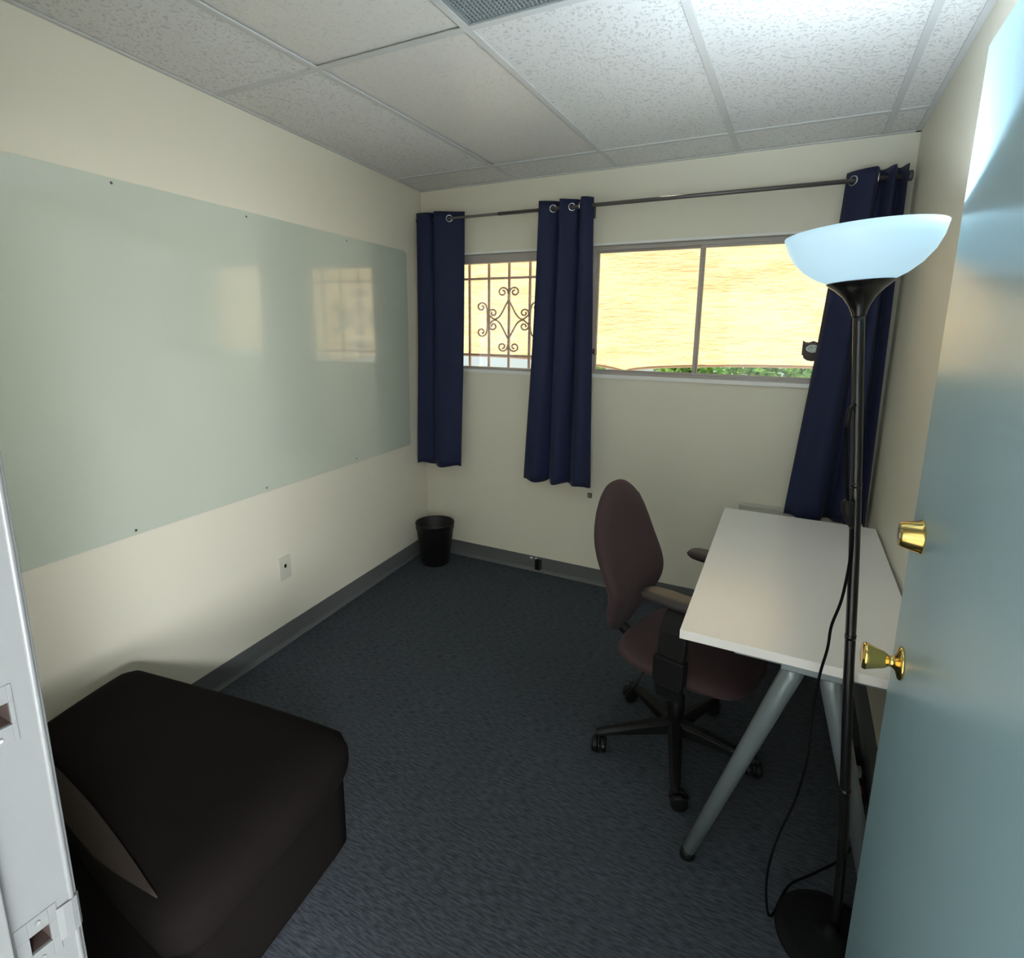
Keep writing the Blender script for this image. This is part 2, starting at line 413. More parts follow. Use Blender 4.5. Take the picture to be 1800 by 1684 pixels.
for sx in (-1, 1):
    for sy in (-1, 1):
        def mm(pts): return [(865+sx*(p[0]-865), 1065+sy*(p[1]-1065)) for p in pts]
        # in the quarter above-left: diamond S scroll ending in curls
        top = curl((820, 855), 38, 0.15, 1.25, 1)          # starts at its right side
        bot = curl((745, 1015), 34, -2.6, 1.2, -1)
        mid = cat_rom([(858, 850, 0), (866, 905, 0), (838, 965, 0), (800, 1035, 0), (758, 1062, 0), (716, 1032, 0)], 6)
        scr(mm(top[::-1]+[(p.x, p.y) for p in mid[1:-1]]+bot))
        out = curl((655, 968), 38, 0.2, 1.2, 1)
        mid = cat_rom([(692, 962, 0), (700, 1000, 0), (701, 1066, 0)], 5)
        scr(mm(out[::-1]+[(p.x, p.y) for p in mid[1:]]))

# ------------------------------------------------------------------ outside
S('ground_outside', B(-12, 14, 0.12, 16, -0.3, -0.1), noisy(mat('paving', (0.45, 0.43, 0.38), 0.9), 5, 0.2, 0.01), 'pale paved yard outside the windows')
S('roof_eave', B(-3, 6, 0.12, 0.86, 2.72, 2.80), mat('eave_white', (0.7, 0.68, 0.62), 0.7), 'painted roof eave above the windows outside')
# hanging shade cloth with a scalloped hem
bm = bmesh.new(); nx, nz = 220, 46; X0, X1 = -2.2, 4.6
def hem(x):
    t = ((x-1.16) % 2.55)/2.55
    return 1.262+0.085*math.sin(PI*t)**0.45
vv = []
for i in range(nx+1):
    x = X0+(X1-X0)*i/nx; col = []
    for j in range(nz+1):
        z = hem(x)+(2.72-hem(x))*j/nz
        y = 0.80+0.035*noise.noise(Vector((x*1.1, 0, z*4+x*0.25)))+0.015*noise.noise(Vector((x*3, 2, z*13)))
        col.append(bm.verts.new((x, y, z)))
    vv.append(col)
for i in range(nx):
    for j in range(nz): bm.faces.new([vv[i][j], vv[i+1][j], vv[i+1][j+1], vv[i][j+1]])
tp = thing('shade_cloth', 'sunlit beige shade cloth with a scalloped hem hanging outside the windows', 'awning', (0, 0, 0))
obj('cloth', bm, M_tarp, tp, smooth=True)
obj('hem', T([(v[0].co.x, v[0].co.y, v[0].co.z) for v in vv] if False else [(X0+(X1-X0)*i/nx, 0.80+0.035*noise.noise(Vector(((X0+(X1-X0)*i/nx)*1.1, 0, hem(X0+(X1-X0)*i/nx)*4+(X0+(X1-X0)*i/nx)*0.25))), hem(X0+(X1-X0)*i/nx)) for i in range(nx+1)], 0.009, 6), mat('hem_brown', (0.42, 0.30, 0.24), 0.8), tp, smooth=True)

M_leaf = noisy(mat('hedge_leaf', (0.06, 0.20, 0.03), 0.6), 9, 0, 0, (0.30, 0.52, 0.10), 4)
def bush(label, cx, cy, rx, rz, n=2600):
    bm = bmesh.new()
    for k in range(n):
        a = random.uniform(0, 2*PI); zz = random.uniform(0, 1); rr = math.sqrt(max(0, 1-zz*zz))*random.uniform(0.5, 1.05)
        c = Vector((cx+rx*rr*math.cos(a), cy+rx*0.8*rr*math.sin(a), -0.1+rz*zz*random.uniform(0.9, 1.05)))
        s = random.uniform(0.05, 0.10); M = Matrix.Translation(c) @ Matrix.Rotation(random.uniform(0, 6.28), 4, Vector((random.random(), random.random(), random.random())).normalized())
        v = [bm.verts.new(M @ Vector(p)) for p in ((-s, 0, 0), (0, -s*0.5, 0.01), (s, 0, 0), (0, s*0.5, 0.01))]
        bm.faces.new(v)
    t = thing('bush', label, 'bush', (0, 0, 0))
    tag(obj('foliage', bm, M_leaf, t), kind='stuff')
    obj('stem', T([(cx, cy, -0.1), (cx+0.03, cy, rz*0.6)], 0.03, 8), mat('bark', (0.12, 0.08, 0.05), 0.9), t)
bush('bright green leafy bush outside just right of the middle curtain', 1.0, 4.2, 0.55, 1.75)
bush('darker green bush outside behind the mullion of the wide window', 1.95, 5.2, 0.8, 1.75)
bush('green bush outside seen through the barred window', -1.3, 6.0, 0.7, 1.8)
M_pale = noisy(mat('pale_stucco', (0.66, 0.68, 0.66), 0.9), 20, 0.2, 0.01)
S('wall_yard', B(-12, 14, 8.0, 8.2, -0.3, 2.2), M_pale, 'pale yard wall far outside under the shade cloth')

# oval sticker on the wide window
st = thing('window_sticker', 'dark shield-shaped sticker with a white oval emblem on the window glass beside the right curtain', 'sticker', (2.332, 0.0315, 1.462))
def flat(name, poly, y, m, th=0.0007):
    bm = bmesh.new(); a = [bm.verts.new((x, y, z)) for x, z in poly]; b = [bm.verts.new((x, y-th, z)) for x, z in poly]
    bm.faces.new(a); bm.faces.new(b[::-1]); n = len(poly)
    for i in range(n): bm.faces.new([a[i], a[(i+1) % n], b[(i+1) % n], b[i]])
    return obj(name, bm, m, st)
sh = [(-0.047, 0.052), (-0.036, 0.044), (-0.020, 0.042), (0, 0.050), (0.020, 0.042), (0.036, 0.044), (0.047, 0.052), (0.047, -0.020), (0.040, -0.022), (0.038, -0.034), (0.022, -0.046), (0, -0.050), (-0.022, -0.046), (-0.038, -0.034), (-0.040, -0.022), (-0.047, -0.020)]
flat('shield', sh, 0, mat('sticker_dark', (0.045, 0.03, 0.03), 0.5))
el = [(0.030*math.cos(2*PI*k/32), 0.012+0.019*math.sin(2*PI*k/32)) for k in range(32)]
flat('oval', el, -0.0008, mat('sticker_white', (0.9, 0.92, 0.88), 0.4))
el = [(0.0255*math.cos(2*PI*k/32), 0.012+0.0155*math.sin(2*PI*k/32)) for k in range(32)]
flat('oval_field', el, -0.0016, mat('sticker_sage', (0.50, 0.60, 0.52), 0.5))
bird = cat_rom([(-0.016, 0.012, 0), (-0.006, 0.008, 0), (0.003, 0.009, 0), (0.004, 0.016, 0), (-0.002, 0.021, 0), (0.000, 0.024, 0), (0.006, 0.022, 0), (0.010, 0.014, 0), (0.014, 0.006, 0), (0.004, 0.001, 0), (-0.010, 0.003, 0)], 4)
flat('emblem', [(p.x, p.y) for p in bird], -0.0024, mat('sticker_pale', (0.85, 0.88, 0.80), 0.5))
for k in range(7):
    x = -0.030+0.010*k
    flat('emblem_mark', [(x-0.002, 0.033), (x+0.002, 0.033), (x+0.0015, 0.040), (x-0.0015, 0.040)], -0.0008, mat('sticker_grey', (0.30, 0.26, 0.24), 0.5) if k == 0 else bpy.data.materials['sticker_grey'])

# ------------------------------------------------------------------ curtain rod and curtains
RZ, RY = 2.211, -0.09
rod = thing('curtain_rod', 'dark pewter curtain rod spanning the window wall', 'curtain rod', (0.05, RY, RZ))
def rp(name, bm, m, **k):
    bmesh.ops.translate(bm, vec=(-0.05, -RY, -RZ), verts=bm.verts); return obj(name, bm, m, rod, **k)
rp('thin_tube', T([(0.04, RY, RZ), (0.66, RY, RZ)], 0.0075, 14), M_rod, smooth=True)
rp('thick_tube', T([(0.62, RY, RZ), (2.615, RY, RZ)], 0.0100, 14), M_rod, smooth=True)
for x, s in ((0.038, -1), (2.617, 1)):
    Mx = Matrix.Translation((x, RY, RZ)) @ Matrix.Rotation(s*PI/2, 4, 'Y')
    rp('end_cap', lathe(bmesh.new(), [(0, 0), (0.014, 0), (0.021, 0.002), (0.022, 0.012), (0.018, 0.017), (0, 0.018)] if s > 0 else [(0, 0), (0.012, 0), (0.013, 0.006), (0, 0.008)], 24, Mx), M_rod, smooth=True)
for x in (0.08, 1.175, 2.560):
    bm = bmesh.new(); box(bm, x-0.006, x+0.006, RY+0.002, 0, RZ-0.018, RZ-0.010); box(bm, x-0.012, x+0.012, -0.005, 0, RZ-0.05, RZ+0.02)
    rp('bracket', bm, M_rod, bevel=0.001)

def curtain(label, top, bot, zt, zb, rings, n=9):
    """top and bot: plan outlines of the pleats at rod and at hem"""
    cx = top[len(top)//2][0]
    root = thing('curtain', label, 'curtain', (cx, RY, zb), group=None)
    A = cat_rom([(p[0], p[1], 0) for p in top], n); Bq = cat_rom([(p[0], p[1], 0) for p in bot], n)
    bm = bmesh.new(); nz = 40; vv = []
    for i, (a, b) in enumerate(zip(A, Bq)):
        col = []
        for j in range(nz+1):
            t = j/nz; s = t**1.25
            wob = 0.006*math.sin(i*0.35+t*5)*t
            x = a.x+(b.x-a.x)*s+wob*0.5; y = a.y+(b.y-a.y)*s+wob
            z = zt+(zb-zt)*t + (0.006*math.sin(i*0.22)*t if j == nz else 0)
            col.append(bm.verts.new((x-cx, y-RY, z-zb)))
        vv.append(col)
    for i in range(len(vv)-1):
        for j in range(nz): bm.faces.new([vv[i][j], vv[i+1][j], vv[i+1][j+1], vv[i][j+1]])
    obj('fabric', bm, M_navy, root, smooth=True, solid=0.0022)
    # hems: stitched bands at top and bottom
    for nm, ja, jb in (('header_tape', 0, 2), ('bottom_hem', nz-2, nz)):
        pass
    for (x, y, ang) in rings:
        Mx = Matrix.Translation((x-cx, y-RY, RZ-zb)) @ Matrix.Rotation(ang, 4, 'Z') @ Matrix.Rotation(PI/2, 4, 'X')
        bm = bmesh.new(); pr = [(0.0155, -0.003), (0.0165, -0.0045), (0.021, -0.0045), (0.0225, -0.002), (0.0225, 0.002), (0.021, 0.0045), (0.0165, 0.0045), (0.0155, 0.003), (0.0155, -0.003)]
        lathe(bm, pr, 28, Mx); obj('grommet', bm, M_ring, root, smooth=True)
    return root

curtain('navy grommet curtain beside the left corner, above the waste bin',
        [(0.050, -0.118), (0.090, -0.120), (0.140, -0.112), (0.166, -0.075), (0.182, -0.122), (0.215, -0.120), (0.276, -0.090), (0.330, -0.062), (0.362, -0.052)],
        [(0.026, -0.120), (0.055, -0.112), (0.110, -0.075), (0.140, -0.060), (0.160, -0.100), (0.190, -0.140), (0.245, -0.130), (0.300, -0.090), (0.335, -0.060)],
        2.252, 0.655, [(0.276, -0.090, 0.45)])
curtain('navy grommet curtain in the middle, between the two windows',
        [(0.893, -0.122), (0.930, -0.110), (0.975, -0.085), (1.010, -0.055), (1.018, -0.085), (1.022, -0.125), (1.060, -0.105), (1.100, -0.080), (1.125, -0.055), (1.135, -0.100), (1.150, -0.125), (1.180, -0.115), (1.203, -0.085)],
        [(0.815, -0.090), (0.850, -0.135), (0.910, -0.140), (0.955, -0.085), (0.975, -0.060), (0.995, -0.115), (1.040, -0.140), (1.085, -0.100), (1.105, -0.060), (1.125, -0.100), (1.170, -0.140), (1.225, -0.125), (1.250, -0.080)],
        2.252, 0.645, [(0.968, -0.090, 0.6), (1.080, -0.090, 0.6), (1.020, -0.090, 1.5), (1.132, -0.090, 1.4)])
curtain('navy grommet curtain by the right wall, flaring behind the floor lamp',
        [(2.388, -0.055), (2.412, -0.085), (2.450, -0.112), (2.492, -0.130), (2.505, -0.110), (2.515, -0.060), (2.535, -0.070), (2.552, -0.115), (2.566, -0.130), (2.576, -0.075), (2.590, -0.065), (2.604, -0.110), (2.612, -0.130)],
        [(2.285, -0.080), (2.320, -0.125), (2.375, -0.150), (2.435, -0.145), (2.460, -0.080), (2.485, -0.060), (2.510, -0.090), (2.535, -0.140), (2.570, -0.145), (2.590, -0.080), (2.610, -0.070), (2.625, -0.110), (2.634, -0.135)],
        2.252, 0.650, [(2.415, -0.090, -0.75), (2.545, -0.090, -1.1), (2.508, -0.090, 1.5)])

# ------------------------------------------------------------------ whiteboard, plates, small wall things
ang_w = math.atan2(1, -SK)  # direction of the wall towards the back (+y)
wb = thing('whiteboard', 'large frameless glossy pale green whiteboard on the left wall', 'whiteboard', (lw(-1.2), -1.2, 0.80))
# local frame: along = wall direction, out = into the room
al = Vector((SK, -1, 0)).normalized(); ou = Vector((1, SK, 0)).normalized()
def onwall(y, z, out): # point on left wall
    p = Vector((lw(y), y, z))+ou*out; return p
def wall_prism(poly, o0, o1, parent_loc):
    bm = bmesh.new(); a = [bm.verts.new(onwall(y, z, o0)-parent_loc) for y, z in poly]; b = [bm.verts.new(onwall(y, z, o1)-parent_loc) for y, z in poly]
    bm.faces.new(a); bm.faces.new(b[::-1]); n = len(poly)
    for i in range(n): bm.faces.new([a[i], a[(i+1) % n], b[(i+1) % n], b[i]])
    return bm
pl0 = Vector(wb.location)
obj('panel', wall_prism([(-0.205, 0.795), (-2.60, 0.795), (-2.60, 1.93), (-2.225, 2.006), (-0.225, 2.018), (-0.197, 2.000)], 0.001, 0.007, pl0), M_board, wb, bevel=0.0012)
for y, z in ((-1.949, 1.992), (-1.410, 1.990), (-0.767, 1.992), (-2.01, 0.812), (-1.413, 0.814), (-0.766, 0.816)):
    Mx = Matrix.Translation(onwall(y, z, 0.007)-pl0) @ Matrix.Rotation(math.atan2(ou.y, ou.x), 4, 'Z') @ Matrix.Rotation(PI/2, 4, 'Y')
    obj('screw', lathe(bmesh.new(), [(0.0048, 0), (0.0048, 0.001), (0.0036, 0.0025), (0, 0.0027)], 12, Mx), M_screw, wb)
jp = thing('phone_jack_plate', 'ivory phone jack plate low on the left wall below the whiteboard', 'wall plate', onwall(-1.338, 0.39, 0))
pl1 = Vector(jp.location)
obj('plate', wall_prism([(-1.302, 0.333), (-1.374, 0.333), (-1.374, 0.448), (-1.302, 0.448)], 0, 0.007, pl1), M_plate, jp, bevel=0.003)
obj('port', wall_prism([(-1.331, 0.392), (-1.345, 0.392), (-1.345, 0.410), (-1.331, 0.410)], 0.007, 0.008, pl1), M_black, jp)
obj('port_surround', wall_prism([(-1.324, 0.386), (-1.352, 0.386), (-1.352, 0.416), (-1.324, 0.416)], 0.0065, 0.0076, pl1), M_plate, jp)
obj('blank_port', wall_prism([(-1.330, 0.363), (-1.346, 0.363), (-1.346, 0.370), (-1.330, 0.370)], 0.0065, 0.0078, pl1), M_sill, jp)

kb = thing('wall_fitting', 'small square bronze bumper on the back wall below the middle curtain', 'fitting', (1.221, 0, 0.570))  # knob-shaped wall fitting, its use unknown
bm = B(-0.013, 0.013, -0.024, -0.010, -0.015, 0.015); obj('knob_face', bm, M_knobwood, kb, bevel=0.004)
obj('stem', T([(0, -0.011, 0), (0, 0, 0)], 0.007, 12), M_knobwood, kb, smooth=True)
obj('inlay', B(-0.008, 0.008, -0.0255, -0.0235, -0.010, 0.010), mat('knob_inlay', (0.35, 0.30, 0.22), 0.3, 0.5), kb, bevel=0.002)

cj = thing('cable_jack', 'small black cable jack box on the back baseboard', 'jack', (0.886, -0.005, 0.056))
obj('box', B(-0.018, 0.020, -0.024, 0, -0.036, 0.032), M_black, cj, bevel=0.003)
obj('cover', B(0.012, 0.022, -0.026, -0.002, -0.032, 0.034), mat('jack_grey', (0.03, 0.028, 0.03), 0.5), cj, bevel=0.002)
for x, z, s in ((0.835, 0.088, 0.009), (0.868, 0.090, 0.006)):
    c = thing('cable_clip', 'tiny white cable clip on the back baseboard left of the black jack' if s > 0.008 else 'tiny white cable clip touching the black jack on the baseboard', 'clip', (x, -0.005, z))
    obj('saddle', B(-s, s, -0.008, 0, -0.005, 0.005), M_white, c, bevel=0.002)
    obj('nail', T([(0, -0.010, 0), (0, -0.006, 0)], 0.0015, 8), M_screw, c)

wbx = thing('wall_ledge', 'cream painted ledge box on the back wall behind the desk', 'ledge', (2.07, 0, 0.5))
obj('front_board', B(0, 0.57, -0.045, -0.001, -0.30, 0.145), M_sill, wbx, bevel=0.002)
obj('top_cap', B(-0.006, 0.57, -0.052, -0.001, 0.145, 0.157), M_sill, wbx, bevel=0.002)

# ------------------------------------------------------------------ waste bin
bn = thing('waste_bin', 'round tapered black plastic waste bin in the back left corner', 'bin', (0.205, -0.195, 0))
hb = 0.285
pr = [(0, 0.001), (0.088, 0.0), (0.091, 0.004), (0.122, hb-0.040), (0.126, hb-0.038), (0.127, hb-0.004), (0.129, hb), (0.126, hb+0.001), (0.123, hb-0.003), (0.088, 0.008), (0, 0.007)]
obj('bin_body', lathe(bmesh.new(), pr, 48), M_bin, bn, smooth=True)
obj('rim', lathe(bmesh.new(), [(0.1260+0.0028*math.cos(a*PI/5), hb+0.0028*math.sin(a*PI/5)) for a in range(11)], 48), M_bin, bn, smooth=True)

# ------------------------------------------------------------------ ottoman
ot = thing('ottoman', 'dark brown fabric ottoman with a thick loose cushion against the left wall', 'ottoman', (0.80, -2.32, 0))
ot_c = Vector((0.80, -2.32, 0))
def slab(poly, z0, z1, bulge, rnd, top_crown=0.0):
    """rounded soft slab from a plan quad, dense enough for soft edges"""
    n = 14; bm = bmesh.new()
    P = [Vector((x, y, 0))-ot_c for x, y in poly]
    def q(u, v): return P[0]*(1-u)*(1-v)+P[1]*u*(1-v)+P[2]*u*v+P[3]*(1-u)*v
    bmesh.ops.create_cube(bm, size=2.0)
    bmesh.ops.subdivide_edges(bm, edges=bm.edges, cuts=n, use_grid_fill=True)
    hx, hy, hz = 0.5*(P[1]-P[0]).length, 0.5*(P[3]-P[0]).length, (z1-z0)/2
    for v in bm.verts:
        p = Vector((v.co.x*hx, v.co.y*hy, v.co.z*hz))
        c = Vector((max(-hx+rnd, min(hx-rnd, p.x)), max(-hy+rnd, min(hy-rnd, p.y)), max(-hz+rnd, min(hz-rnd, p.z))))
        d = p-c
        if d.length > 1e-6:
            p = c+d.normalized()*rnd if sum(abs(a) > 1e-6 for a in d) > 1 or True else p
        px, py, pz = p.x/hx, p.y/hy, p.z/hz
        k = (1-px*px)*(1-py*py)
        zz = p.z+(top_crown*k if v.co.z > 0 else 0)
        bx = 1+bulge*(1-py*py)*(1-pz*pz)*0.5/hx; by = 1+bulge*(1-px*px)*(1-pz*pz)*0.5/hy
        r = q((px*bx+1)/2, (py*by+1)/2)
        v.co = Vector((r.x, r.y, (z0+z1)/2+zz))
    return bm
cush = [(0.355, -2.150), (1.255, -2.040), (1.335, -2.615), (0.450, -2.490)]
basep = [(0.330, -2.165), (1.222, -2.062), (1.310, -2.775), (0.330, -2.775)]
obj('cushion', slab(cush, 0.268, 0.425, 0.035, 0.062, 0.012), M_otto, ot, smooth=True)
obj('base', slab(basep, 0.03, 0.262, 0.004, 0.018), M_otto, ot, smooth=True)
bm = bmesh.new(); rows_ = []  # strip in a paler brown, painting doorway light on the near cushion edge
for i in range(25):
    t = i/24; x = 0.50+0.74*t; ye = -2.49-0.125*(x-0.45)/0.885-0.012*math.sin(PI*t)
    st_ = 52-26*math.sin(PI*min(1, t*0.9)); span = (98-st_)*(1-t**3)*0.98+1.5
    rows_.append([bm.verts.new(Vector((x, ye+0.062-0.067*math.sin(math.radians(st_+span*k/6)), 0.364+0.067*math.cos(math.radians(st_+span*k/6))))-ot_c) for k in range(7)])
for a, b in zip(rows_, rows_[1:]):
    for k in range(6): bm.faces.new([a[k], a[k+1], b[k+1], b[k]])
tag(obj('cushion_highlight', bm, noisy(mat('lit_brown_fabric', (0.036, 0.028, 0.024), 0.95, spec=0.1), 500, 0.3, 0.001), ot, smooth=True, solid=0.003), 'paler strip of painted doorway light along the near edge of the cushion')
for x, y in ((0.43, -2.21), (1.17, -2.12), (1.25, -2.71), (0.40, -2.71)):
    obj('foot', lathe(bmesh.new(), [(0, 0), (0.018, 0), (0.024, 0.04), (0, 0.04)], 16, Matrix.Translation((x-0.80, y+2.32, 0))), M_black, ot, smooth=True)

# ------------------------------------------------------------------ desk
DZ = 0.73
dk = thing('desk', 'white rectangular desk with grey splayed tube legs along the right wall', 'desk', (2.335, -1.015, 0))
DXc, DYc = 2.335, -1.015
poly = [(2.030-DXc, -0.400-DYc), (2.642-DXc, -0.400-DYc), (2.642-DXc, -1.632-DYc), (2.058-DXc, -1.632-DYc)]
obj('desktop', prism(bmesh.new(), poly, DZ-0.026, DZ), M_desk, dk, bevel=0.0015)
for sy, yy in ((-1, -1.585), (1, -0.455)):
    y = yy-DYc
    obj('leg_bracket', B(2.315-DXc, 2.475-DXc, y-0.035, y+0.035, DZ-0.050, DZ-0.0262), M_leg, dk, bevel=0.004)
    for sx, xt, xf in ((-1, 2.352, 2.128), (1, 2.428, 2.600)):
        a = Vector((xt-DXc, y, DZ-0.045)); b = Vector((xf-DXc, y+sy*0.030, 0.026))
        lg = obj('leg', T([a, a.lerp(b, 0.05), b], [0.0265, 0.0275, 0.0185], 20), M_leg, dk, smooth=True)
        obj('foot', lathe(bmesh.new(), [(0, 0), (0.020, 0), (0.022, 0.004), (0.021, 0.018), (0.0175, 0.028), (0, 0.028)], 20, Matrix.Translation((b.x-0.003*sx*-1, b.y, 0))), M_black, lg, smooth=True)
obj('crossbeam', B(2.375-DXc, 2.415-DXc, -1.55-DYc, -0.49-DYc, DZ-0.062, DZ-0.0262), M_leg, dk, bevel=0.003)
obj('side_rail', B(2.20-DXc, 2.60-DXc, -1.60-DYc, -1.572-DYc, DZ-0.048, DZ-0.0262), M_leg, dk, bevel=0.002)

# ------------------------------------------------------------------ office chair (faces +x locally)
CA = math.radians(-13)
ch = thing('office_chair', 'dark plum fabric office chair with armrests tucked under the desk', 'office chair', (1.995, -1.175, 0), CA)
def soft(fn, nu=22, nv=22):
    """closed puffy shape from fn(u,v,side)->Vector, u,v in -1..1 mapped to disc-like square"""
    bm = bmesh.new(); G = {}
    for s in (0, 1):
        for i in range(nu+1):
            for j in range(nv+1):
                edge = i in (0, nu) or j in (0, nv)
                key = (i, j, 0 if edge else s)
                if key not in G: G[key] = bm.verts.new(fn(-1+2*i/nu, -1+2*j/nv, s if not edge else 0.5))
    for s in (0, 1):
        for i in range(nu):
            for j in range(nv):
                q = []
                for a, b in ((i, j), (i+1, j), (i+1, j+1), (i, j+1)):
                    e = a in (0, nu) or b in (0, nv); q.append(G[(a, b, 0 if e else s)])
                bm.faces.new(q if s else q[::-1])
    return bm
def sq(u, v, p=2.6):
    """square -> superellipse disc"""
    m = max(abs(u), abs(v));
    if m < 1e-9: return 0, 0, 0
    n = (abs(u)**p+abs(v)**p)**(1/p); return u*m/n, v*m/n, m
def seat_fn(u, v, s):
    x, y, m = sq(u, v, 3.0)
    e = math.sqrt(max(0, 1-m**4))
    top = 0.463+0.012*abs(y)**2 - 0.030*max(0, x)**3
    z = top-0.040 + (0.040*e if s == 1 else (-0.050*e if s == 0 else 0))
    wd = 0.245*(1-0.06*x)
    return Vector((0.045+0.245*x, y*wd, z))
obj('seat', soft(seat_fn), M_chair, ch, smooth=True, sub=1)
def back_fn(u, v, s):
    x, y, m = sq(u, v, 2.35)         # x: width, y: height
    e = math.sqrt(max(0, 1-m**4))
    zc = 0.690+0.305*y
    wd = 0.208*(1-0.12*(y-0.1)**2)
    if y < -0.1: wd *= 1-0.20*((-y-0.1)/0.9)**1.3
    bow = -0.235-0.070*(y*0.5+0.5) + 0.050*math.exp(-((y+0.25)/0.40)**2) - 0.030*max(0, -y-0.3) + 0.030*x*x
    th = 0.034+0.010*(1-abs(y))
    return Vector((bow+(th*e if s == 1 else (-th*e if s == 0 else 0)), wd*x, zc))
obj('backrest', soft(back_fn), M_chair, ch, smooth=True, sub=1)
obj('back_support', T([(-0.275, 0, 0.60), (-0.285, 0, 0.50), (-0.265, 0, 0.42), (-0.20, 0, 0.385), (-0.05, 0, 0.375)], [0.022, 0.024, 0.024, 0.022, 0.02], 12), M_black, ch, smooth=True)
obj('tilt_mechanism', B(-0.11, 0.13, -0.075, 0.075, 0.335, 0.385), M_black, ch, bevel=0.01)
gs = obj('gas_column', T([(0, 0, 0.34), (0, 0, 0.22), (0, 0, 0.215), (0, 0, 0.075)], [0.020, 0.020, 0.029, 0.031], 20), M_black, ch, smooth=True)
obj('lever', T([(0.06, -0.07, 0.36), (0.06, -0.20, 0.352), (0.055, -0.235, 0.345)], [0.005, 0.005, 0.009], 10), M_black, ch, smooth=True)
obj('tilt_knob_rod', T([(-0.09, -0.06, 0.35), (-0.13, -0.075, 0.24), (-0.16, -0.08, 0.185)], [0.004, 0.004, 0.008], 8), M_black, ch, smooth=True)
for s in (-1, 1):
    y = s*0.238 if s > 0 else -0.190; ax_ = 0.035 if s < 0 else 0.0
    bm = bmesh.new()
    pts = [(0.035, s*0.05, 0.362), (0.035, s*0.20, 0.362), (0.035+ax_, s*0.250, 0.375), (0.035+ax_, s*0.256, 0.42), (0.035+ax_, s*0.240, 0.60), (0.035+ax_, y, 0.670)]
    rings = []
    for (x, yy, z), wx, ty in zip(pts, (0.035, 0.038, 0.042, 0.045, 0.046, 0.040), (0.006, 0.006, 0.008, 0.014, 0.014, 0.014)):
        if abs(z-0.362) < 1e-3: c = [(x-wx, yy, z-ty), (x+wx, yy, z-ty), (x+wx, yy, z+ty), (x-wx, yy, z+ty)]
        elif z < 0.38: c = [(x-wx, yy+s*ty*.7, z-ty*.7), (x+wx, yy+s*ty*.7, z-ty*.7), (x+wx, yy-s*ty*.7, z+ty*.7), (x-wx, yy-s*ty*.7, z+ty*.7)]
        else: c = [(x-wx, yy+s*ty, z), (x+wx, yy+s*ty, z), (x+wx, yy-s*ty, z), (x-wx, yy-s*ty, z)]
        rings.append([bm.verts.new(p) for p in c])
    for a, b in zip(rings, rings[1:]):
        for k in range(4): bm.faces.new([a[k], a[(k+1) % 4], b[(k+1) % 4], b[k]])
    bm.faces.new(rings[0]); bm.faces.new(rings[-1])
    arm = obj('arm_support', bm, M_black, ch, bevel=0.005)
    def pad_fn(u, v, sd):
        x, yv, m = sq(u, v, 3.4); e = math.sqrt(max(0, 1-m**5))
        return Vector((0.030+ax_*0.7+0.130*x, y+0.047*yv*(1-0.06*x), 0.684+(0.016*e if sd == 1 else (-0.020*e if sd == 0 else 0))))
    obj('arm_pad', soft(pad_fn, 14, 10), M_arm, arm, smooth=True, sub=1)
    obj('height_collar', B(-0.017+ax_, 0.087+ax_, s*0.254-0.020, s*0.254+0.020, 0.43, 0.52), M_black, arm, bevel=0.006)
for a in (210, 138, 66, -6, 282):
    t = math.radians(a)-CA
    d = Vector((math.cos(t), math.sin(t), 0)); pz = Vector((-d.y, d.x, 0))
    bm = bmesh.new(); rings = []
    for k, (r, hw, zt, zb) in enumerate(((0.020, 0.026, 0.118, 0.066), (0.10, 0.024, 0.112, 0.068), (0.22, 0.019, 0.094, 0.066), (0.285, 0.016, 0.084, 0.063), (0.300, 0.010, 0.080, 0.064))):
        c = d*r
        rings.append([bm.verts.new(c+pz*q+Vector((0, 0, z))) for q, z in ((-hw, zb), (hw, zb), (hw*1.0, zt-0.010), (hw*0.5, zt), (-hw*0.5, zt), (-hw*1.0, zt-0.010))])
    for p, q in zip(rings, rings[1:]):
        for k in range(6): bm.faces.new([p[k], p[(k+1) % 6], q[(k+1) % 6], q[k]])
    bm.faces.new(rings[0]); bm.faces.new(rings[-1])
    lg = obj('base_arm', bm, M_black, ch, bevel=0.003)
    cc = d*0.285; ca = t+random.uniform(-0.8, 0.8)+PI/2
    bm = bmesh.new()
    for sgn in (-1, 1):
        Mx = Matrix.Translation((cc.x, cc.y, 0.0290)) @ Matrix.Rotation(ca, 4, 'Z') @ Matrix.Translation((0.012, sgn*0.015, 0)) @ Matrix.Rotation(PI/2, 4, 'X')
        b2 = bmesh.new(); lathe(b2, [(0, -0.012), (0.023, -0.012), (0.0280, -0.007), (0.0290, 0), (0.0280, 0.007), (0.023, 0.012), (0, 0.012)], 22, Mx)
        me = bpy.data.meshes.new('tmp'); b2.to_mesh(me); b2.free(); bm.from_mesh(me); bpy.data.meshes.remove(me)
    hood = [(cc.x+0.012*math.cos(ca)+0.031*math.cos(q)*math.cos(ca), cc.y+0.012*math.sin(ca)+0.031*math.cos(q)*math.sin(ca), 0.029+0.031*math.sin(q)) for q in [0.3+k*0.32 for k in range(9)]]
    tube(bm, hood, 0.0055, 8)
    tube(bm, [(cc.x, cc.y, 0.028), (cc.x, cc.y, 0.068)], 0.0085, 10)
    obj('caster', bm, M_black, lg, smooth=False)

